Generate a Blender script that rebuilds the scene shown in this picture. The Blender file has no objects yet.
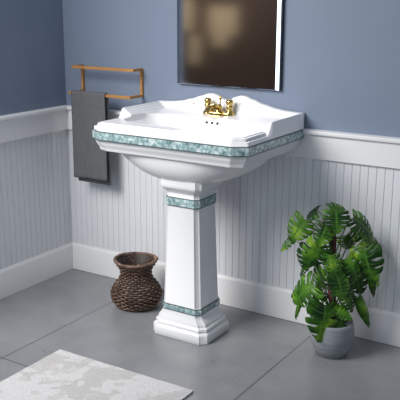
import bpy, bmesh, math, random
from mathutils import Vector, Matrix, noise

random.seed(7)
PI = math.pi
S = bpy.context.scene
COL = S.collection

# ------------------------------------------------------------------ camera, world, light, exposure
cam = bpy.data.objects.new('camera', bpy.data.cameras.new('camera'))
COL.objects.link(cam)
_r = Vector((0.84413, 0.536134, 0.002449))
_u = Vector((-0.138034, 0.212913, 0.967272))
_f = Vector((-0.518066, 0.816841, -0.253731))
M = Matrix((_r, _u, -_f)).transposed().to_4x4()
M.translation = Vector((2.93134, -3.2382, 1.53636))
cam.matrix_world = M
cam.data.sensor_width = 36
cam.data.lens = 36 * 778.28 / 400
cam.data.clip_start = 0.05
S.camera = cam

S.view_settings.view_transform = 'Standard'
S.view_settings.look = 'None'
S.view_settings.gamma = 1
S.view_settings.exposure = 0.0

w = bpy.data.worlds.new('world'); S.world = w; w.use_nodes = True
bg = w.node_tree.nodes['Background']
bg.inputs['Color'].default_value = (0.66, 0.75, 0.88, 1)
bg.inputs['Strength'].default_value = 0.40

def area(name, loc, target, sx, sy, power, color):
    d = bpy.data.lights.new(name, 'AREA'); d.shape = 'RECTANGLE'
    d.size = sx; d.size_y = sy; d.energy = power; d.color = color
    o = bpy.data.objects.new(name, d); COL.objects.link(o)
    o.location = loc
    o.rotation_euler = (Vector(target) - Vector(loc)).to_track_quat('-Z', 'Y').to_euler()
    return o
key = area('key_light', (-0.1, -2.6, 2.6), (0.62, -0.55, 0.6), 1.8, 1.5, 50, (1.0, 0.975, 0.95))
key.data.spread = math.radians(100)
area('window_light', (1.3, -4.9, 1.35), (1.4, 0, 1.0), 0.75, 2.3, 17, (0.74, 0.87, 1.0))

area('far_wall_fill', (-2.9, -4.6, 2.5), (-2.9, -6.2, 0.9), 0.8, 0.5, 30, (1.0, 0.84, 0.66))  # unseen fill light, added to brighten the far wall and panels in the mirror

# ------------------------------------------------------------------ materials
def mat(name, color, rough=0.5, metal=0.0, coat=0.0, spec=0.5):
    m = bpy.data.materials.new(name); m.use_nodes = True
    b = m.node_tree.nodes['Principled BSDF']
    b.inputs['Base Color'].default_value = (*color, 1)
    b.inputs['Roughness'].default_value = rough
    b.inputs['Metallic'].default_value = metal
    b.inputs['Coat Weight'].default_value = coat
    b.inputs['Specular IOR Level'].default_value = spec
    return m

def N(m, t, **kw):
    n = m.node_tree.nodes.new(t)
    for k, v in kw.items():
        if k in n.inputs: n.inputs[k].default_value = v
        else: setattr(n, k, v)
    return n
def L(m, a, b): m.node_tree.links.new(a, b)
def B(m): return m.node_tree.nodes['Principled BSDF']
def ramp(m, stops, fac):
    n = m.node_tree.nodes.new('ShaderNodeValToRGB')
    e = n.color_ramp.elements
    while len(e) < len(stops): e.new(0.5)
    for i, (p, c) in enumerate(stops):
        e[i].position = p; e[i].color = (*c, 1)
    L(m, fac, n.inputs['Fac']); return n
def noisy(m, scale, stops, detail=4, rough=0.5, stretch=None):
    tc = N(m, 'ShaderNodeTexCoord')
    src = tc.outputs['Object']
    if stretch:
        mp = N(m, 'ShaderNodeMapping'); mp.inputs['Scale'].default_value = stretch
        L(m, src, mp.inputs['Vector']); src = mp.outputs['Vector']
    n = N(m, 'ShaderNodeTexNoise', Scale=scale, Detail=detail, Roughness=rough)
    L(m, src, n.inputs['Vector'])
    r = ramp(m, stops, n.outputs['Fac'])
    L(m, r.outputs['Color'], B(m).inputs['Base Color'])
    return n, src
def bump(m, src, strength, dist=0.002):
    b = N(m, 'ShaderNodeBump', Strength=strength, Distance=dist)
    L(m, src, b.inputs['Height']); L(m, b.outputs['Normal'], B(m).inputs['Normal'])

paint = mat('blue_wall_paint', (0.20, 0.245, 0.33), 0.55)
n, s = noisy(paint, 3, [(0.3, (0.175, 0.218, 0.300)), (0.7, (0.187, 0.232, 0.315))])
n2 = N(paint, 'ShaderNodeTexNoise', Scale=220.0, Detail=2); L(paint, s, n2.inputs['Vector']); bump(paint, n2.outputs['Fac'], 0.08, 0.001)
trim = mat('white_satin_paint', (0.78, 0.78, 0.79), 0.38)
panel_paint = mat('white_beadboard_paint', (0.70, 0.715, 0.745), 0.42)
porcelain = mat('white_porcelain', (0.76, 0.765, 0.78), 0.30, coat=0.25)
B(porcelain).inputs['Coat Roughness'].default_value = 0.16
ped_porcelain = porcelain

# teal marbled ceramic
teal = mat('teal_marbled_glaze', (0.2, 0.35, 0.35), 0.2, coat=0.5)
tc = N(teal, 'ShaderNodeTexCoord')
n1 = N(teal, 'ShaderNodeTexNoise', Scale=38.0, Detail=5, Roughness=0.62, Distortion=1.2)
L(teal, tc.outputs['Object'], n1.inputs['Vector'])
r1 = ramp(teal, [(0.30, (0.09, 0.18, 0.19)), (0.42, (0.21, 0.34, 0.35)), (0.52, (0.36, 0.49, 0.50)), (0.64, (0.66, 0.74, 0.75))], n1.outputs['Fac'])
v1 = N(teal, 'ShaderNodeTexVoronoi', Scale=55.0); L(teal, tc.outputs['Object'], v1.inputs['Vector'])
r2 = ramp(teal, [(0.0, (1.35, 1.35, 1.35)), (0.35, (1, 1, 1)), (0.7, (0.7, 0.72, 0.72))], v1.outputs['Distance'])
mx = N(teal, 'ShaderNodeMix', data_type='RGBA', blend_type='MULTIPLY'); mx.inputs[0].default_value = 1
L(teal, r1.outputs['Color'], mx.inputs[6]); L(teal, r2.outputs['Color'], mx.inputs[7])
L(teal, mx.outputs[2], B(teal).inputs['Base Color'])
edge_line = mat('dark_teal_edge_line', (0.07, 0.10, 0.11), 0.3)

brass = mat('polished_brass', (0.58, 0.41, 0.13), 0.15, metal=1.0)
hole_dark = mat('dark_hole', (0.01, 0.01, 0.01), 0.6)
mirror_glass = mat('mirror_glass', (0.86, 0.86, 0.86), 0.085, metal=1.0)
mirror_edge = mat('mirror_bevel_glass', (0.9, 0.9, 0.92), 0.03, metal=1.0)
mirror_side = mat('dark_mirror_backing', (0.025, 0.03, 0.045), 0.35)

wood = mat('orange_oak', (0.42, 0.21, 0.065), 0.45)
noisy(wood, 14, [(0.3, (0.34, 0.155, 0.04)), (0.7, (0.50, 0.26, 0.085))], stretch=(1, 12, 12))
towel_m = mat('charcoal_cotton', (0.07, 0.073, 0.08), 0.95, spec=0.1)
n, s = noisy(towel_m, 30, [(0.3, (0.115, 0.118, 0.125)), (0.7, (0.150, 0.153, 0.162))], stretch=(6, 6, 1))
n2 = N(towel_m, 'ShaderNodeTexNoise', Scale=420.0, Detail=2); L(towel_m, s, n2.inputs['Vector']); bump(towel_m, n2.outputs['Fac'], 0.5, 0.002)

wicker = mat('brown_wicker', (0.12, 0.07, 0.045), 0.55)
tc = N(wicker, 'ShaderNodeTexCoord')
n1 = N(wicker, 'ShaderNodeTexNoise', Scale=26.0, Detail=6, Roughness=0.7); L(wicker, tc.outputs['Object'], n1.inputs['Vector'])
r1 = ramp(wicker, [(0.30, (0.035, 0.019, 0.013)), (0.46, (0.10, 0.055, 0.037)), (0.58, (0.21, 0.13, 0.095)), (0.72, (0.36, 0.27, 0.21))], n1.outputs['Fac'])
L(wicker, r1.outputs['Color'], B(wicker).inputs['Base Color'])
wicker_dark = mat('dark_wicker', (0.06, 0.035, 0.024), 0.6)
noisy(wicker_dark, 40, [(0.3, (0.010, 0.006, 0.004)), (0.7, (0.04, 0.022, 0.015))])  # dark stakes; also gives the basket's inner shell its painted shade

# floor: large polished grey tiles with thin joints (1.04 m grid)
floor_m = mat('grey_stone_tile', (0.2, 0.2, 0.21), 0.3)
tc = N(floor_m, 'ShaderNodeTexCoord'); geo = N(floor_m, 'ShaderNodeSeparateXYZ')
L(floor_m, tc.outputs['Object'], geo.inputs[0])
def joint(axis, off):
    a = N(floor_m, 'ShaderNodeMath', operation='SUBTRACT'); L(floor_m, geo.outputs[axis], a.inputs[0]); a.inputs[1].default_value = off
    b = N(floor_m, 'ShaderNodeMath', operation='PINGPONG'); L(floor_m, a.outputs[0], b.inputs[0]); b.inputs[1].default_value = 0.52
    c = N(floor_m, 'ShaderNodeMath', operation='LESS_THAN'); L(floor_m, b.outputs[0], c.inputs[0]); c.inputs[1].default_value = 0.0028
    return c
jx = joint('X', 0.53); jy = joint('Y', -1.065)
jm = N(floor_m, 'ShaderNodeMath', operation='MAXIMUM'); L(floor_m, jx.outputs[0], jm.inputs[0]); L(floor_m, jy.outputs[0], jm.inputs[1])
n1 = N(floor_m, 'ShaderNodeTexNoise', Scale=4.5, Detail=4, Roughness=0.62, Distortion=0.3); L(floor_m, tc.outputs['Object'], n1.inputs['Vector'])
r1 = ramp(floor_m, [(0.3, (0.188, 0.194, 0.206)), (0.5, (0.215, 0.222, 0.234)), (0.72, (0.245, 0.252, 0.264))], n1.outputs['Fac'])
mx = N(floor_m, 'ShaderNodeMix', data_type='RGBA'); L(floor_m, jm.outputs[0], mx.inputs[0]); L(floor_m, r1.outputs['Color'], mx.inputs[6])
mx.inputs[7].default_value = (0.065, 0.067, 0.072, 1)
L(floor_m, mx.outputs[2], B(floor_m).inputs['Base Color'])
n2 = N(floor_m, 'ShaderNodeTexNoise', Scale=7.0, Detail=5, Roughness=0.6); L(floor_m, tc.outputs['Object'], n2.inputs['Vector'])
mr = N(floor_m, 'ShaderNodeMapRange'); L(floor_m, n2.outputs['Fac'], mr.inputs[0]); mr.inputs[3].default_value = 0.23; mr.inputs[4].default_value = 0.36
L(floor_m, mr.outputs[0], B(floor_m).inputs['Roughness'])

# rug: pale weave with clustered hexagonal patches
rug_m = mat('pale_woven_rug', (0.5, 0.5, 0.5), 0.95, spec=0.1)
tc = N(rug_m, 'ShaderNodeTexCoord')
v1 = N(rug_m, 'ShaderNodeTexVoronoi', Scale=30.0, Randomness=0.8); L(rug_m, tc.outputs['Object'], v1.inputs['Vector'])
n1 = N(rug_m, 'ShaderNodeTexNoise', Scale=4.2, Detail=2); L(rug_m, v1.outputs['Position'], n1.inputs['Vector'])
bw = N(rug_m, 'ShaderNodeRGBToBW'); L(rug_m, v1.outputs['Color'], bw.inputs[0])
ad = N(rug_m, 'ShaderNodeMath', operation='MULTIPLY_ADD'); L(rug_m, bw.outputs[0], ad.inputs[0]); ad.inputs[1].default_value = 0.35; L(rug_m, n1.outputs['Fac'], ad.inputs[2])
r1 = ramp(rug_m, [(0.70, (0.56, 0.55, 0.555)), (0.73, (0.50, 0.485, 0.485)), (0.82, (0.46, 0.45, 0.45))], ad.outputs[0])
n2 = N(rug_m, 'ShaderNodeTexNoise', Scale=120.0, Detail=3); L(rug_m, tc.outputs['Object'], n2.inputs['Vector'])
r2 = ramp(rug_m, [(0.3, (0.86, 0.86, 0.86)), (0.7, (1.12, 1.12, 1.12))], n2.outputs['Fac'])
mx = N(rug_m, 'ShaderNodeMix', data_type='RGBA', blend_type='MULTIPLY'); mx.inputs[0].default_value = 1
L(rug_m, r1.outputs['Color'], mx.inputs[6]); L(rug_m, r2.outputs['Color'], mx.inputs[7]); L(rug_m, mx.outputs[2], B(rug_m).inputs['Base Color'])
bump(rug_m, n2.outputs['Fac'], 0.6, 0.003)
rug_edge_m = mat('dark_rug_backing', (0.06, 0.06, 0.065), 0.9)

pot_m = mat('pale_grey_ceramic_pot', (0.36, 0.38, 0.41), 0.5)
noisy(pot_m, 6, [(0.3, (0.18, 0.195, 0.22)), (0.7, (0.28, 0.295, 0.32))], stretch=(1, 1, 9))  # greys taken darker, for the shadow of the leaves on the pot
soil_m = mat('dark_soil', (0.03, 0.022, 0.016), 0.95)
noisy(soil_m, 60, [(0.3, (0.015, 0.011, 0.008)), (0.7, (0.06, 0.042, 0.03))])
moss_m = mat('dark_red_brown_moss_pole', (0.05, 0.02, 0.015), 0.9)
noisy(moss_m, 60, [(0.3, (0.025, 0.009, 0.009)), (0.7, (0.11, 0.034, 0.030))])
stem_m = mat('green_stem', (0.05, 0.12, 0.035), 0.4)

leaf_m = mat('glossy_monstera_leaf', (0.05, 0.16, 0.02), 0.36, spec=0.28)
uv = N(leaf_m, 'ShaderNodeUVMap'); sep = N(leaf_m, 'ShaderNodeSeparateXYZ'); L(leaf_m, uv.outputs[0], sep.inputs[0])
tc = N(leaf_m, 'ShaderNodeTexCoord'); oi = N(leaf_m, 'ShaderNodeObjectInfo')
va = N(leaf_m, 'ShaderNodeVectorMath', operation='ADD'); L(leaf_m, tc.outputs['Object'], va.inputs[0]); L(leaf_m, oi.outputs['Random'], va.inputs[1])
n1 = N(leaf_m, 'ShaderNodeTexNoise', Scale=11.0, Detail=3); L(leaf_m, va.outputs[0], n1.inputs['Vector'])
r1 = ramp(leaf_m, [(0.36, (0.005, 0.026, 0.002)), (0.50, (0.022, 0.085, 0.005)), (0.60, (0.07, 0.19, 0.010)), (0.70, (0.22, 0.38, 0.03))], n1.outputs['Fac'])
vr = ramp(leaf_m, [(0.0, (1, 1, 1)), (0.09, (0, 0, 0))], sep.outputs['Y'])      # distance from nearest vein
vr.color_ramp.interpolation = 'EASE'
mx = N(leaf_m, 'ShaderNodeMix', data_type='RGBA'); L(leaf_m, vr.outputs['Color'], mx.inputs[0]); L(leaf_m, r1.outputs['Color'], mx.inputs[6])
mx.inputs[7].default_value = (0.06, 0.16, 0.02, 1)
L(leaf_m, mx.outputs[2], B(leaf_m).inputs['Base Color'])
B(leaf_m).inputs['Subsurface Weight'].default_value = 0.0

# ------------------------------------------------------------------ helpers
def add(name, bm, m, parent=None, smooth=False, extra=()):
    me = bpy.data.meshes.new(name)
    bmesh.ops.recalc_face_normals(bm, faces=bm.faces)
    bm.to_mesh(me); bm.free()
    me.materials.append(m)
    for e in extra: me.materials.append(e)
    if smooth:
        me.polygons.foreach_set('use_smooth', [True] * len(me.polygons))
        if smooth == 'auto':
            me.set_sharp_from_angle(angle=math.radians(38))
    o = bpy.data.objects.new(name, me); COL.objects.link(o)
    if parent: o.parent = parent
    return o
def thing(name, label, cat, loc=(0, 0, 0), rz=0):
    o = bpy.data.objects.new(name, None); COL.objects.link(o)
    o.empty_display_size = 0.1
    o.location = loc; o.rotation_euler = (0, 0, rz); o['label'] = label; o['category'] = cat
    return o
def struct(name, bm, m, smooth=False):
    o = add(name, bm, m, None, smooth); o['kind'] = 'structure'; return o
def box(bm, x0, x1, y0, y1, z0, z1, bev=0):
    g = bmesh.ops.create_cube(bm, size=1)['verts']
    for v in g:
        v.co = Vector(((x0 + x1) / 2 + v.co.x * (x1 - x0), (y0 + y1) / 2 + v.co.y * (y1 - y0), (z0 + z1) / 2 + v.co.z * (z1 - z0)))
    if bev:
        es = list({e for v in g for e in v.link_edges})
        bmesh.ops.bevel(bm, geom=es, offset=bev, segments=2, affect='EDGES', profile=0.5)
def rings(bm, rs, cap0=True, cap1=True, closed=True):
    """loft a list of equal-length point rings"""
    vs = [[bm.verts.new(p) for p in r] for r in rs]
    n = len(rs[0])
    for a, b in zip(vs, vs[1:]):
        for i in range(n if closed else n - 1):
            j = (i + 1) % n
            bm.faces.new((a[i], a[j], b[j], b[i]))
    if cap0: bm.faces.new(vs[0])
    if cap1: bm.faces.new(vs[-1])
    return vs
def lathe(bm, prof, c=(0, 0, 0), n=40, cap0=True, cap1=True):
    rings(bm, [[(c[0] + r * math.cos(2 * PI * i / n), c[1] + r * math.sin(2 * PI * i / n), c[2] + z) for i in range(n)] for r, z in prof], cap0, cap1)
def tube(bm, pts, rad, n=8, closed=False):
    pts = [Vector(p) for p in pts]
    rr = rad if isinstance(rad, (list, tuple)) else [rad] * len(pts)
    out = []; up = Vector((0.03, 0.02, 1)).normalized()
    m = len(pts)
    for i, p in enumerate(pts):
        if closed: d = pts[(i + 1) % m] - pts[i - 1]
        else: d = pts[min(i + 1, m - 1)] - pts[max(i - 1, 0)]
        d.normalize()
        a = d.cross(up)
        if a.length < 0.05: a = d.cross(Vector((1, 0, 0)))
        a.normalize(); b = a.cross(d)
        out.append([p + (a * math.cos(2 * PI * k / n) + b * math.sin(2 * PI * k / n)) * rr[i] for k in range(n)])
    if closed: out.append(out[0]); rings(bm, out, False, False); bmesh.ops.remove_doubles(bm, verts=bm.verts, dist=1e-7)
    else: rings(bm, out)
def sm(a, b, x):
    if a == b: return 1.0 if x > a else 0.0
    t = min(1, max(0, (x - a) / (b - a))); return t * t * (3 - 2 * t)

# ------------------------------------------------------------------ room shell
XR, YF, ZC = 4.6, -1.22, 2.6
bm = bmesh.new(); box(bm, -6.1, XR, -6.3, 0.1, -0.1, 0); struct('floor', bm, floor_m)
bm = bmesh.new(); box(bm, -0.1, XR, 0, 0.1, 0, ZC); struct('wall_back', bm, paint)
bm = bmesh.new(); box(bm, -0.1, 0, YF, 0, 0, ZC); struct('wall_left', bm, paint)

def beadboard(bm, length, tf, z0, z1, first):
    """grooved boards along t, protruding d from the wall"""
    d, g, w_ = 0.008, 0.0035, 0.0019
    prof = [(0.0, d)]
    t = first
    while t < length - 0.01:
        prof += [(t - w_ - 0.0012, d), (t - w_, d - 0.001), (t - w_ * 0.4, d - g), (t + w_ * 0.4, d - g), (t + w_, d - 0.001), (t + w_ + 0.0012, d)]
        t += 0.0381
    prof.append((length, d))
    a = [bm.verts.new(tf(t, dd, z0)) for t, dd in prof]; b = [bm.verts.new(tf(t, dd, z1)) for t, dd in prof]
    for i in range(len(prof) - 1): bm.faces.new((a[i], a[i + 1], b[i + 1], b[i]))
    c = [bm.verts.new(tf(t, 0.0, z)) for t, z in ((0, z0), (length, z0), (length, z1), (0, z1))]
    bm.faces.new(c)
tfB = lambda t, d, z: (t, -d, z)
tfL = lambda t, d, z: (d, -t, z)
bm = bmesh.new(); beadboard(bm, XR, tfB, 0.10, 0.86, 0.0107); struct('trim_1', bm, panel_paint)
bm = bmesh.new(); beadboard(bm, -YF, tfL, 0.10, 0.86, 0.026); struct('trim_2', bm, panel_paint)

def moulding(bm, prof, length, tf, t0=0.0):
    a = [bm.verts.new(tf(t0, d, z)) for d, z in prof]; b = [bm.verts.new(tf(length, d, z)) for d, z in prof]
    n = len(prof)
    for i in range(n):
        j = (i + 1) % n; bm.faces.new((a[i], a[j], b[j], b[i]))
    bm.faces.new(a); bm.faces.new(b)
cap_prof = [(0, .812), (.010, .812), (.010, .818), (.020, .818), (.022, .820), (.022, .924), (.024, .926), (.033, .930), (.036, .934),
            (.036, .944), (.033, .948), (.010, .951), (0, .951)]
base_prof = [(0, 0), (.016, 0), (.016, .136), (.014, .144), (.010, .150), (.0085, .157), (0, .158)]
for nm, pr, tf, ln in (('trim_3', cap_prof, tfB, XR), ('trim_4', cap_prof, tfL, -YF)):
    bm = bmesh.new(); moulding(bm, pr, ln, tf); struct(nm, bm, trim)
bm = bmesh.new(); moulding(bm, base_prof, XR, tfB); struct('baseboard_back', bm, trim, 'auto')
bm = bmesh.new(); moulding(bm, base_prof, -YF, tfL); struct('baseboard_left', bm, trim, 'auto')

# the dim brown rest of the house, seen only in the mirror
far_m = mat('dark_brown_wall', (0.06, 0.034, 0.024), 0.8)
beige_m = mat('beige_linen', (0.55, 0.45, 0.31), 0.9)
bm = bmesh.new(); box(bm, -6.1, -6.0, -6.2, 0.1, 0, 3.0); struct('wall_far', bm, far_m)
bm = bmesh.new(); box(bm, -6.1, XR, -6.3, -6.2, 0, 3.0); struct('wall_front', bm, far_m)
for i, (x0, x1, z0, z1) in enumerate(((-2.86, -2.40, 1.02, 1.40), (-2.80, -2.55, .86, 1.02), (-3.36, -3.12, 1.05, 1.50), (-3.20, -3.0, .60, 1.0))):  # beige panels, not trim: added to give the mirror its blurred patches
    bm = bmesh.new(); box(bm, x0, x1, -6.2, -6.15, z0, z1, .01); struct('trim_%d' % (5 + i), bm, beige_m)

# ------------------------------------------------------------------ pedestal sink
CX = 1.045
sink = thing('pedestal_sink', 'white porcelain pedestal sink with teal marbled bands standing against the panelled wall', 'sink', (CX, 0, 0))
HW, CHX, YF1, YF2, YB = 0.403, 0.343, -0.576, -0.537, -0.006
corner = [(-HW, YB), (-HW, YF2), (-CHX, YF1), (CHX, YF1), (HW, YF2), (HW, YB)]
def outline(off=0.0, npts=(110, 16, 150, 16, 110, 150), roff=0.0015):
    """inset octagon-like outline, sampled; back edge stays on the wall"""
    k = off
    c = [(-HW + k, YB), (-HW + k, YF2 + k * 0.45), (-CHX + k * 0.75, YF1 + k), (CHX - k * 0.75, YF1 + k), (HW - k, YF2 + k * 0.45), (HW - k, YB)]
    out = []
    for i in range(6):
        a, b = c[i], c[(i + 1) % 6]
        for j in range(npts[i]):
            t = j / npts[i]; out.append((a[0] + (b[0] - a[0]) * t, a[1] + (b[1] - a[1]) * t))
    return out
def inside(x, y):
    """distance from the front and side edges"""
    nx, ny = (YF1 - YF2), -(HW - CHX)
    ln = math.hypot(nx, ny)
    d3 = ((HW - abs(x)) * (-nx) / ln * 1.0 + (y - YF2) * (HW - CHX) / ln)
    return max(0, min(HW - abs(x), y - YF1, d3))
_bs = [(0, 1.056), (.018, 1.058), (.045, 1.072), (.075, 1.081), (.10, 1.080), (.14, 1.067), (.20, 1.048), (.26, 1.034), (.31, 1.027), (.36, 1.024), (.41, 1.022)]
def bs_top(x):
    x = abs(x)
    for (a, za), (b, zb) in zip(_bs, _bs[1:]):
        if x <= b: return za + (zb - za) * sm(a, b, x) * 0.5 + (zb - za) * 0.5 * (x - a) / (b - a)
    return 1.022
def basin_e(x, y):
    n_ = 3.4
    yc, b = -0.313, 0.166
    return ((abs(x) / 0.338) ** n_ + (abs(y - yc) / b) ** n_) ** (1 / n_)
def smax(a, b, k=0.004):
    h = max(k - abs(a - b), 0) / k
    return max(a, b) + h * h * k * 0.25
def top_z(x, y):
    d = inside(x, y)
    z = 0.9505 + .014 * sm(0, .004, d) + .003 * sm(.003, .013, d) - .0035 * sm(.0125, .0145, d) + .0145 * sm(.015, .019, d) + .003 * sm(.018, .027, d) - .0035 * sm(.027, .029, d) + .0065 * sm(.0295, .034, d)
    # sloping tap deck
    dk = 0.984 + 0.007 * sm(-.15, -.09, y) + 0.004 * sm(-.09, -.04, y)
    z = smax(z, dk if y > -.16 else z - 1)
    # side wings, stepped on the inner side and rounded at the front
    ax = abs(x)
    for x0, yf, h in ((.326, -.352, .995), (.342, -.349, 1.004), (.358, -.346, 1.013), (.374, -.343, 1.022)):
        q = (h - 0.95) * (.82 * sm(x0, x0 + .004, ax) + .18 * sm(x0, x0 + .016, ax)) * sm(yf - .034, yf + .024, y) * sm(0, .0045, HW - ax)
        z = smax(z, 0.95 + q, 0.003)
    # backsplash
    t = bs_top(x)
    q = sm(-.062, -.030, y) ** 1.0
    z = smax(z, 0.975 + (t - 0.975) * q, 0.006) if y > -.08 else z
    # bowl
    e = basin_e(x, y)
    if e < 1:
        g = sm(0, 1, min(1, (1 - e) / 0.62)) * 0.55 + min(1, (1 - e) / 0.30) ** 0.5 * 0.45
        z -= 0.135 * g
    elif e < 1.03:
        z += 0.0012 * sm(1.03, 1.0, e)
    return z

bm = bmesh.new()
o0 = outline()
c0 = (0.0, -0.28)
rs = []
under = [(.050, .856), (.030, .856), (.027, .859), (.026, .866), (.022, .874), (.015, .884), (.010, .893), (.008, .903), (.0035, .906), (.0035, .9505)]
def bowl_ring(a, b, z, yc, n_=2.6):
    out = []
    for (x, y) in o0:
        th = math.atan2((y - yc) / b, x / a)
        c, s_ = math.cos(th), math.sin(th)
        k = (abs(c) ** n_ + abs(s_) ** n_) ** (-1 / n_)
        out.append((a * c * k, min(YB, yc + b * s_ * k), z))
    return out
rs += [bowl_ring(.05, .05, .728, -.34), bowl_ring(.10, .10, .730, -.34), bowl_ring(.15, .13, .738, -.335), bowl_ring(.20, .155, .751, -.33), bowl_ring(.245, .178, .768, -.325), bowl_ring(.283, .196, .788, -.32),
       bowl_ring(.315, .212, .811, -.315, 2.8), bowl_ring(.335, .222, .832, -.31, 3.0), bowl_ring(.345, .228, .848, -.308, 3.2), bowl_ring(.350, .232, .855, -.306, 3.6)]
for k, z in under: rs.append([(x, y, z) for x, y in outline(k)])
levels = []
t = 0.0
fr = [i * 0.0010 for i in range(0, 110)]             # fine rings near the edge (fraction of half-size)
r_list = [1 - f * 3.0 for f in fr if f * 3.0 < 0.33]
while r_list[-1] > 0.02: r_list.append(r_list[-1] - 0.0115)
inset = outline(.0035)
for r in r_list:
    ring = []
    for (x, y) in inset:
        X = c0[0] + (x - c0[0]) * r; Y = c0[1] + (y - c0[1]) * r
        ring.append((X, Y, top_z(X, Y) if r < 1 else 0.9505 if y < YB - 1e-6 else bs_top(X) - 0.004))
    rs.append(ring)
# back face: keep the wall-side strip closed at the back
rings(bm, rs, True, True)
basin = add('basin', bm, porcelain, sink, True)

# teal band around front and sides
def band_path(pts, z0, z1, out_, m, name, parent, closed=False):
    """strip with thickness and thin dark lines top and bottom; pts = path (x, y), outward normals computed"""
    bm = bmesh.new(); P = [Vector((x, y)) for x, y in pts]; n = len(P)
    prof = [(-0.004, z0, 1), (out_ * .7, z0, 1), (out_, z0 + .0042, 1), (out_ * 1.3, z0 + .0046, 0), (out_ * 1.5, (z0 + z1) / 2, 0), (out_ * 1.3, z1 - .0046, 0), (out_, z1 - .0042, 1), (out_ * .7, z1, 1), (-0.004, z1, 1)]
    rr = []
    for i in range(n):
        if closed: d0, d1 = (P[i] - P[i - 1]).normalized(), (P[(i + 1) % n] - P[i]).normalized()
        else:
            d0 = (P[i] - P[i - 1]).normalized() if i else (P[1] - P[0]).normalized()
            d1 = (P[i + 1] - P[i]).normalized() if i < n - 1 else d0
        n0, n1 = Vector((d0.y, -d0.x)), Vector((d1.y, -d1.x))
        nn = (n0 + n1).normalized(); nn /= max(0.3, nn.dot(n0))
        rr.append([(P[i].x + nn.x * o_, P[i].y + nn.y * o_, z) for o_, z, k in prof])
    vs = [[bm.verts.new(p) for p in r] for r in rr]
    rng = range(n if closed else n - 1)
    for i in rng:
        a, b = vs[i], vs[(i + 1) % n]
        for j in range(len(prof) - 1):
            f = bm.faces.new((a[j], a[j + 1], b[j + 1], b[j]))
            f.material_index = 1 if prof[j][2] and prof[j + 1][2] else 0
        f = bm.faces.new((a[-1], a[0], b[0], b[-1])); f.material_index = 1
    if not closed: bm.faces.new(vs[0]); bm.faces.new(vs[-1])
    return add(name, bm, m, parent, False, (edge_line,))
def ccw_out(pts): return pts
band_path([(-HW, YB)] + [(-HW, YF2), (-CHX, YF1), (CHX, YF1), (HW, YF2)] + [(HW, YB)], .9085, .9500, .003, teal, 'marbled_band', basin)

# overflow holes on the back wall of the bowl, gold studs on the backsplash
for hx in (-.030, 0.0, .029):
    hx -= .003; hy = -.1545
    z = top_z(hx, hy)
    nrm = Vector((-(top_z(hx + .002, hy) - top_z(hx - .002, hy)) / .004, -(top_z(hx, hy + .0015) - top_z(hx, hy - .0015)) / .003, 1)).normalized()
    bm = bmesh.new(); lathe(bm, [(.0070, -.004), (.0072, .0010), (.005, .0022)], n=20)
    for v in bm.verts: v.co = Vector((0, 0, 0)) + nrm.to_track_quat('Z', 'Y') @ v.co
    o = add('overflow_hole', bm, hole_dark, basin, True); o.location = (hx, hy, z)
for gx, gy in ((-.176, -.043), (.082, -.043)):
    bm = bmesh.new(); bmesh.ops.create_uvsphere(bm, u_segments=12, v_segments=8, radius=.0038)
    o = add('brass_stud', bm, brass, basin, True); o.location = (gx, gy, top_z(gx, gy) + .001)

# pedestal
def oct_ring(hx, hy, ch, z, cy=-.372, cove=True):
    q = []
    for sx, sy in ((-1, -1), (1, -1), (1, 1), (-1, 1)):
        a = [(sx * hx, sy * (hy - ch)), (sx * (hx - .005), sy * (hy - ch + .0015)), (sx * (hx - ch + .0015), sy * (hy - .005)), (sx * (hx - ch), sy * hy)]
        q += a if sx * sy > 0 else a[::-1]
    c = q if cove else [q[i] for i in range(16) if i % 4 in (0, 3)]
    out = []
    for i, p in enumerate(c):
        out.append((p[0], cy + p[1], z))
    return out
PX = 0.021                                            # pedestal sits a touch right of the basin centre
ped_prof = [  # z, hx, hy, chamfer
    (0, .147, .122, .026), (.004, .150, .125, .027), (.038, .150, .125, .027), (.046, .148, .123, .027), (.050, .143, .118, .026), (.0515, .139, .114, .026), (.056, .139, .114, .026),
    (.059, .141, .116, .026), (.068, .140, .115, .026), (.073, .135, .110, .025), (.0745, .131, .107, .024), (.079, .131, .107, .024), (.086, .129, .106, .024), (.095, .122, .104, .023), (.105, .1145, .102, .022), (.114, .109, .101, .021), (.122, .1065, .1005, .021),
    (.127, .105, .100, .020), (.157, .1035, .099, .020), (.160, .1015, .097, .020),
    (.622, .0865, .085, .018), (.627, .088, .0865, .018), (.666, .088, .0865, .018), (.670, .086, .0845, .018),
    (.688, .086, .0845, .018), (.692, .093, .091, .018), (.700, .096, .094, .018), (.705, .104, .101, .019), (.714, .110, .107, .020), (.724, .112, .109, .020), (.752, .112, .109, .020)]
bm = bmesh.new()
rings(bm, [[(x + PX, y, z) for x, y, z in oct_ring(a, b, c, z)] for z, a, b, c in ped_prof])
bmesh.ops.bevel(bm, geom=[e for e in bm.edges if abs((e.verts[0].co - e.verts[1].co).z) > 1e-4 and len(e.link_faces) == 2], offset=.0025, segments=2, affect='EDGES', profile=0.5)
ped = add('pedestal', bm, porcelain, sink, 'auto')
for z0, z1, (a, b, c) in ((.625, .667, (.088, .0865, .018)), (.127, .158, (.105, .1, .020))):
    path = [(x + PX, y) for x, y, _ in oct_ring(a, b, c, 0, cove=False)]
    band_path(path, z0, z1, .0022, teal, 'marbled_band', ped, True)

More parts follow.
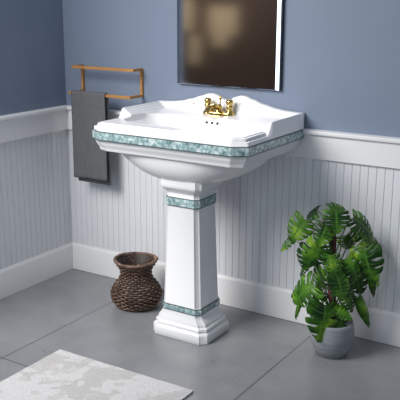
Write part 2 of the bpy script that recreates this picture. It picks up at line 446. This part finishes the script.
# faucet
fz = 0.990
fau = add('faucet', bmesh.new(), brass, sink)
FX, FY = -.014, -.078
bm = bmesh.new()
def stadium(a, b, z, n=12):
    out = []
    for s_, cx in ((1, a - b), (-1, -(a - b))):
        for i in range(n + 1):
            th = -PI / 2 + PI * i / n
            out.append((FX + cx + s_ * b * math.cos(th), FY + s_ * b * math.sin(th), z))
    return out
rings(bm, [stadium(.084, .026, fz - .010), stadium(.084, .026, fz + .009), stadium(.082, .024, fz + .013), stadium(.076, .019, fz + .015), stadium(.074, .017, fz + .017), stadium(.068, .012, fz + .018)])
add('base_plate', bm, brass, fau, 'auto')
for sx in (-1, 1):
    hx = FX + sx * .060
    bm = bmesh.new()
    lathe(bm, [(.020, .008), (.021, .014), (.016, .020), (.0125, .026), (.012, .032), (.016, .036), (.0175, .040), (.016, .045), (.013, .048), (.0135, .052), (.0165, .057), (.0175, .063), (.016, .070), (.011, .075), (.004, .077)], (hx, FY, fz), 28)
    h = add('handle', bm, brass, fau, True)
bm = bmesh.new()
lathe(bm, [(.020, .008), (.020, .014), (.016, .020), (.015, .032), (.017, .040), (.014, .046), (.008, .050)], (FX, FY, fz), 28)
tube(bm, [(FX, FY + .004, fz + .026), (FX, FY - .02, fz + .040), (FX, FY - .05, fz + .046), (FX, FY - .08, fz + .042), (FX, FY - .10, fz + .032), (FX, FY - .107, fz + .018)], [.012, .013, .0125, .0115, .011, .011], 14)
add('spout', bm, brass, fau, 'auto')
bm = bmesh.new()
lathe(bm, [(.003, .03), (.003, .066), (.0055, .070), (.007, .075), (.0055, .080), (.003, .083), (.004, .086), (.001, .089)], (FX, FY + .014, fz), 16)
add('lift_rod', bm, brass, fau, True)

# ------------------------------------------------------------------ mirror
mir = thing('wall_mirror', 'rectangular frameless mirror hung on the blue wall above the white sink', 'mirror', (1.037, 0, 1.116))
MW, MH, MT, BV = .280, 0.86, .020, .0165
bm = bmesh.new(); box(bm, -MW - .002, MW + .006, -MT + .001, -.0005, 0, MH); add('backing', bm, mirror_side, mir)
bm = bmesh.new()
vs = [bm.verts.new(p) for p in ((-MW + BV, -MT - .0044, BV * .2), (MW - BV, -MT - .0044, BV * .2), (MW - BV, -MT - .0044, MH - BV), (-MW + BV, -MT - .0044, MH - BV))]
bm.faces.new(vs); r = bmesh.ops.extrude_face_region(bm, geom=bm.faces[:])
for v in [g for g in r['geom'] if isinstance(g, bmesh.types.BMVert)]: v.co.y = -MT + .001
add('mirror_pane', bm, mirror_glass, mir)
bm = bmesh.new()
I = [(-MW + BV, BV * .2), (MW - BV, BV * .2), (MW - BV, MH - BV), (-MW + BV, MH - BV)]
O = [(-MW, 0), (MW, 0), (MW, MH), (-MW, MH)]
rings(bm, [[(x, -MT - .0044, z) for x, z in I], [(x, -MT, z) for x, z in O], [(x, -MT + .002, z) for x, z in O]], False, False)
add('bevelled_edge', bm, mirror_edge, mir)

# ------------------------------------------------------------------ towel rack and towel
rack = thing('towel_rack', 'orange wooden two-rail towel rack mounted on the blue wall near the corner', 'towel rack', (0.33, 0, 1.035))
XA, XB = -.198, .196
h = .0072
for sx in (XA, XB):
    bm = bmesh.new(); box(bm, sx - h, sx + h, -.014, -.0005, -.002, .142, .0012); add('upright', bm, wood, rack)
for z, d, nm in ((.137, .080, 'rail'), (.003, .112, 'rail')):
    bm = bmesh.new(); box(bm, XA - h, XB + h, -d - h, -d + h, z - h, z + h, .0012); rl = add(nm, bm, wood, rack)
    for sx in (XA, XB):
        bm = bmesh.new(); box(bm, sx - h, sx + h, -d + h - .001, -.012, z - h + .0004, z + h - .0004, .001); add('arm', bm, wood, rl)

tow = bmesh.new()
def towel_pt(s, u, side):
    """s across 0..1; u along the cloth; from front hem over the rail to the back hem"""
    pass
TX0, TX1 = .150, .376
zt = 1.035 + .003 + h + .004
cols = 26
path = []                                            # (y, z) of the cloth centre line
for i in range(30): path.append((-.1245, .586 + (zt - .010 - .586) * i / 29))
for i in range(1, 8):
    a = PI * i / 8; path.append((-.1125 - .012 * math.cos(a), zt - .010 + .012 * math.sin(a)))
for i in range(30): path.append((-.1005 + .004 * i / 29, zt - .010 - (zt - .010 - .560) * i / 29))
grid = []
for j, (y, z) in enumerate(path):
    row = []
    for i in range(cols + 1):
        s_ = i / cols; x = TX0 + (TX1 - TX0) * s_ + (0.004 if j > 37 else 0)
        drop = max(0, (zt - z) / .48)
        yy = y + (-.0035 if j < 33 else .0015) * math.sin(s_ * 9 + (1 if j < 33 else 2.4)) * drop
        zz = z + (.004 * (s_ - .5) * (j < 30) * drop)
        row.append(Vector((x - .006 * drop * (s_ < .5) * 0, yy, zz)))
    grid.append(row)
vg = [[tow.verts.new(p) for p in row] for row in grid]
for a, b in zip(vg, vg[1:]):
    for i in range(cols): tow.faces.new((a[i], a[i + 1], b[i + 1], b[i]))
to = add('hand_towel', tow, towel_m, None, True)
to['label'] = 'charcoal grey towel folded over the lower rail of the wooden rack'; to['category'] = 'towel'
md = to.modifiers.new('thickness', 'SOLIDIFY'); md.thickness = .0045; md.offset = 0

# ------------------------------------------------------------------ basket
bas = thing('wicker_basket', 'round-bellied dark brown wicker basket on the floor beside the white pedestal', 'basket', (.660, -.262, 0))
bp = [(.086, .004), (.104, .014), (.118, .034), (.1255, .056), (.126, .076), (.120, .098), (.106, .120), (.090, .140), (.079, .158), (.0745, .176), (.0775, .196), (.086, .214), (.096, .230), (.104, .243)]
def b_at(t):
    f = t * (len(bp) - 1); i = min(int(f), len(bp) - 2); f -= i
    p = [bp[max(0, i - 1)], bp[i], bp[i + 1], bp[min(len(bp) - 1, i + 2)]]
    out = []
    for k in range(2):
        a, b, c, d = (q[k] for q in p)
        out.append(0.5 * (2 * b + (c - a) * f + (2 * a - 5 * b + 4 * c - d) * f * f + (3 * b - a - 3 * c + d) * f ** 3))
    return out
bm = bmesh.new()
NS = 34
for k in range(NS):                                  # upright stakes
    th = 2 * PI * k / NS
    pts = []
    for i in range(22):
        r, z = b_at(i / 21); a = th + .05 * math.sin(i * .5 + k)
        pts.append((r * math.cos(a), r * math.sin(a), z))
    tube(bm, pts, .0034, 5)
add('upright_stakes', bm, wicker_dark, bas, True)
bm = bmesh.new()
NR = 27
for k in range(NR):                                  # horizontal weavers
    t = (k + .5) / NR; r, z = b_at(t); n_ = 204; pts = []
    jz = random.uniform(-.001, .001)
    for i in range(n_):
        a = 2 * PI * i / n_
        rr = r + .0048 * math.cos(NS / 2 * a + PI * k) + noise.noise(Vector((math.cos(a) * 3, math.sin(a) * 3, k * .7))) * .003
        pts.append((rr * math.cos(a), rr * math.sin(a), z + jz + .0018 * noise.noise(Vector((math.cos(a) * 2, math.sin(a) * 2, k * 1.3 + 9)))))
    rad = .0030 if k % 4 else .0037
    tube(bm, pts, rad, 5, True)
add('woven_body', bm, wicker, bas, True)
bm = bmesh.new()                                     # thin dark shell, added for the shade in the gaps and inside
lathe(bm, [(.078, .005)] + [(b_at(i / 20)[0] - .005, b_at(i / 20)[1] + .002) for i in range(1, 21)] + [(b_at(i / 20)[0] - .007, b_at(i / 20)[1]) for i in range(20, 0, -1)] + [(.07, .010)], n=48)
add('inner_shade_shell', bm, wicker_dark, bas, True)
bm = bmesh.new()
for k in range(3):
    pts = []
    for i in range(180):
        a = 2 * PI * i / 180; ph = 20 * a + k * 2 * PI / 3
        r = .105 + .0042 * math.cos(ph) + .002 * noise.noise(Vector((math.cos(a) * 4, math.sin(a) * 4, 3.1))); z = .246 + .0042 * math.sin(ph) + .003 * math.sin(2 * a + 1)
        pts.append((r * math.cos(a), r * math.sin(a), z))
    tube(bm, pts, .0044, 6, True)
add('braided_rim', bm, wicker, bas, True)

# ------------------------------------------------------------------ rug
bm = bmesh.new()
RX, RY = .705, 1.10
vs = []
NX, NY = 40, 60
for z_ in (0,):
    g = [[None] * (NY + 1) for _ in range(NX + 1)]
    for i in range(NX + 1):
        for j in range(NY + 1):
            x = RX * i / NX; y = -RY * j / NY
            x2 = min(max(x, 0), RX)
            g[i][j] = bm.verts.new((x2 + .001 * math.sin(j * .9) * (i in (0, NX)), y + .001 * math.sin(i * .8) * (j in (0, NY)), .0085 + .0006 * noise.noise(Vector((x * 9, y * 9, 0)))))
    for i in range(NX):
        for j in range(NY): bm.faces.new((g[i][j], g[i + 1][j], g[i + 1][j + 1], g[i][j + 1]))
be = [e for e in bm.edges if len(e.link_faces) == 1]
r = bmesh.ops.extrude_edge_only(bm, edges=be)
for v in [q for q in r['geom'] if isinstance(q, bmesh.types.BMVert)]: v.co.z = .0
rug = add('area_rug', bm, rug_m, None)
rug.location = (.695, -.878, .0005); rug.rotation_euler = (0, 0, math.radians(0.6))
rug['label'] = 'pale grey rug with faint clustered patches lying on the tiled floor'; rug['category'] = 'rug'

# ------------------------------------------------------------------ plant
PL = Vector((1.722, -.240, 0))
plant = thing('potted_monstera', 'potted monstera with split glossy green leaves in a pale grey pot on the floor', 'potted plant', PL)
bm = bmesh.new()
lathe(bm, [(.050, 0), (.060, .001), (.066, .006), (.078, .028), (.0875, .055), (.0925, .080), (.0935, .100), (.092, .120), (.0885, .138), (.0855, .148), (.082, .150), (.079, .147), (.079, .128), (.02, .124)], n=56)
for v in bm.verts: v.co *= 1.05
bmo = add('pot', bm, pot_m, plant, True)
bm = bmesh.new(); lathe(bm, [(.080, .118), (.080, .130), (.05, .134), (.005, .135)], n=40)
for v in bm.verts:
    if v.co.z > .129: v.co.z += .004 * noise.noise(v.co * 60)
add('soil', bm, soil_m, plant, True)
bm = bmesh.new()
pts = []; rad = []
for i in range(40):
    t = i / 39; pts.append((-.006 - .018 * t + .004 * math.sin(t * 9), .004 + .003 * math.cos(t * 7), .135 + .445 * t)); rad.append(.0170 + .002 * noise.noise(Vector((t * 20, 0, 0))) - .004 * t)
tube(bm, pts, rad, 14)
for v in bm.verts: v.co += Vector((1, 0, 0)) * noise.noise(v.co * 90) * .004 + Vector((0, 1, 0)) * noise.noise(v.co * 90 + Vector((5, 5, 5))) * .004
add('moss_pole', bm, moss_m, plant, True)

def leaf_mesh(N_=6, seed=0, slim=1.0, uncut=False):
    """unit leaf: petiole joint at origin, tip at +Y (length 1), face up +Z; split lobes either side of the midrib"""
    rnd = random.Random(seed)
    bm = bmesh.new(); uvl = bm.loops.layers.uv.new('UVMap')
    def margin(u):                                    # heart outline, u 0 at the sinus, 1 at the tip
        a = u
        x = 0.49 * max(0, math.sin(PI * min(1, a) ** 0.80)) ** 0.62 * (1 - .10 * a)
        y = -0.22 * math.sin(PI * min(1, a * 2.4)) * (a < .4167) + (0.02 + 1.0 * a ** 1.25)
        return x, y
    def mid(u): return 0.0, 0.04 + 0.90 * u ** 1.05
    NC, NV = 8, 12
    for side in (-1, 1):
        for k in range(N_):
            cut = 0.0 if uncut or k == N_ - 1 and False else rnd.uniform(.26, .42)
            gapw = rnd.uniform(.24, .36)
            vs = []
            for i in range(NC + 1):
                c = i / NC * 2 - 1
                col = []
                for j in range(NV + 1):
                    v = j / NV
                    cc = c
                    if not uncut and v > cut:
                        q = (v - cut) / (1 - cut); cc = c * (1 - gapw * (0.75 * math.sin(PI * min(1, q * 1.15)) ** .8 + .55 * q * q))
                    ve = v * (1 - (.10 * abs(c) ** 3 if not uncut else 0))
                    u = (k + .5 + cc * .5) / N_
                    mx_, my = mid(max(0, u - .10 * v * 0)); ex, ey = margin(u)
                    x = mx_ + (ex - mx_) * ve; y = my + (ey - my) * ve
                    y += .05 * math.sin(PI * ve) * (.4 + u)      # lobes sweep forwards
                    x *= slim
                    z = .16 * abs(x) - .80 * x * x - .34 * max(0, y) ** 2 + .012 * math.cos(c * PI) * ve + .02 * math.sin(7 * y + side) * ve
                    col.append(bm.verts.new((x * side, y, z)))
                vs.append(col)
            for i in range(NC):
                for j in range(NV):
                    try: f = bm.faces.new((vs[i][j], vs[i + 1][j], vs[i + 1][j + 1], vs[i][j + 1]))
                    except ValueError: continue
                    for lp, (a, b) in zip(f.loops, ((i, j), (i + 1, j), (i + 1, j + 1), (i, j + 1))):
                        c = abs(a / NC * 2 - 1); v = b / NV
                        lp[uvl].uv = (v, min(c * .5 + v * .04, v * .8))
    bmesh.ops.remove_doubles(bm, verts=bm.verts, dist=1e-4)
    for f in bm.faces:
        if f.normal.z < 0: f.normal_flip()
    me = bpy.data.meshes.new('leaf'); bm.to_mesh(me); bm.free(); me.materials.append(leaf_m)
    me.polygons.foreach_set('use_smooth', [True] * len(me.polygons))
    return me
meshes = [leaf_mesh(6, 1), leaf_mesh(5, 2), leaf_mesh(6, 3), leaf_mesh(7, 4)]
slim_mesh = leaf_mesh(5, 5, 1.0, True)
LEAVES = [  # joint, tip, width ratio
    ((1.577, -0.24, 0.598), (1.527, -0.3, 0.505), 0.95),
    ((1.485, -0.17, 0.477), (1.446, -0.22, 0.426), 0.5),
    ((1.665, -0.2, 0.647), (1.722, -0.15, 0.662), 0.9),
    ((1.597, -0.16, 0.618), (1.497, -0.13, 0.573), 0.6),
    ((1.688, -0.27, 0.6), (1.677, -0.33, 0.517), 0.95),
    ((1.673, -0.28, 0.516), (1.631, -0.34, 0.412), 0.95),
    ((1.713, -0.24, 0.659), (1.755, -0.31, 0.595), 1.1),
    ((1.767, -0.19, 0.624), (1.873, -0.14, 0.558), 0.85),
    ((1.798, -0.15, 0.516), (1.905, -0.1, 0.467), 0.75),
    ((1.835, -0.21, 0.507), (1.883, -0.24, 0.351), 0.85),
    ((1.725, -0.3, 0.481), (1.781, -0.35, 0.414), 0.9),
    ((1.751, -0.28, 0.427), (1.832, -0.31, 0.313), 0.85),
    ((1.658, -0.29, 0.329), (1.542, -0.33, 0.238), 0.95),
    ((1.712, -0.31, 0.26), (1.754, -0.38, 0.107), 0.95),
    ((1.596, -0.22, 0.472), (1.581, -0.26, 0.365), 0.9),
    ((1.769, -0.33, 0.401), (1.829, -0.37, 0.328), 1.0),
    ((1.818, -0.2, 0.273), (1.888, -0.17, 0.124), 0.28),
    ((1.567, -0.24, 0.228), (1.526, -0.26, 0.129), 0.3),
    ((1.577, -0.19, 0.385), (1.515, -0.2, 0.314), 0.5),
    ((1.734, -0.27, 0.228), (1.826, -0.28, 0.206), 0.6),
    ((1.773, -0.25, 0.458), (1.847, -0.27, 0.393), 0.8),
    ((1.666, -0.24, 0.287), (1.606, -0.27, 0.208), 0.9),
    ((1.839, -0.13, 0.39), (1.898, -0.1, 0.299), 0.5),
    ((1.772, -0.24, 0.309), (1.831, -0.25, 0.224), 0.8),
    ((1.654, -0.2, 0.375), (1.62, -0.22, 0.261), 0.9),
    ((1.771, -0.17, 0.416), (1.828, -0.15, 0.245), 0.7),
    ((1.58, -0.22, 0.291), (1.503, -0.25, 0.227), 0.5),
    ((1.849, -0.13, 0.373), (1.878, -0.11, 0.242), 0.3),
    ((1.763, -0.12, 0.534), (1.884, -0.07, 0.491), 0.6),
    ((1.745, -0.26, 0.230), (1.800, -0.285, 0.150), 0.9),
    ((1.675, -0.25, 0.215), (1.630, -0.29, 0.150), 0.8),
    ((1.715, -0.12, 0.520), (1.745, -0.08, 0.430), 0.9),
]
facing = Vector((.30, -.62, .75)).normalized()       # leaves turn up and into the room
for k, (b, t, wr) in enumerate(LEAVES):
    b = Vector(b) - PL; t = Vector(t) - PL
    d = (t - b) * (1 if wr < .4 else .93); ln = d.length; yv = d.normalized()
    if .4 < wr: wr *= 1.13
    nz = (facing + Vector((random.uniform(-.55, .55), random.uniform(-.3, .3), random.uniform(-.35, .55)))).normalized()
    xv = yv.cross(nz).normalized(); nz = xv.cross(yv)
    m3 = Matrix((xv * ln * wr * 1.06, yv * ln, nz * ln)).transposed().to_4x4(); m3.translation = b
    me = (slim_mesh if wr < .4 else meshes[k % 4]).copy()
    me.transform(m3)
    o = bpy.data.objects.new('leaf', me); COL.objects.link(o); o.parent = plant
    md = o.modifiers.new('thickness', 'SOLIDIFY'); md.thickness = .0007; md.offset = 0
    # leaf stalk from the pole or the soil to the joint
    hz = max(.15, min(.56, b.z - .16 - .05 * (k % 3)))
    root = Vector((-.006 - .018 * (hz - .135) / .445, .0, hz))
    side = Vector((b.x - root.x, b.y - root.y, 0))
    j = b + yv * .04 * ln
    pts = []
    for i in range(15):
        s_ = i / 14
        p = root.lerp(j, s_) + Vector((0, 0, .055 * math.sin(PI * s_))) + side * .12 * math.sin(PI * s_)
        pts.append(p)
    bm = bmesh.new(); tube(bm, pts, [.0032 - .0012 * i / 14 for i in range(15)], 7)
    add('leaf_stalk', bm, stem_m, o, True)
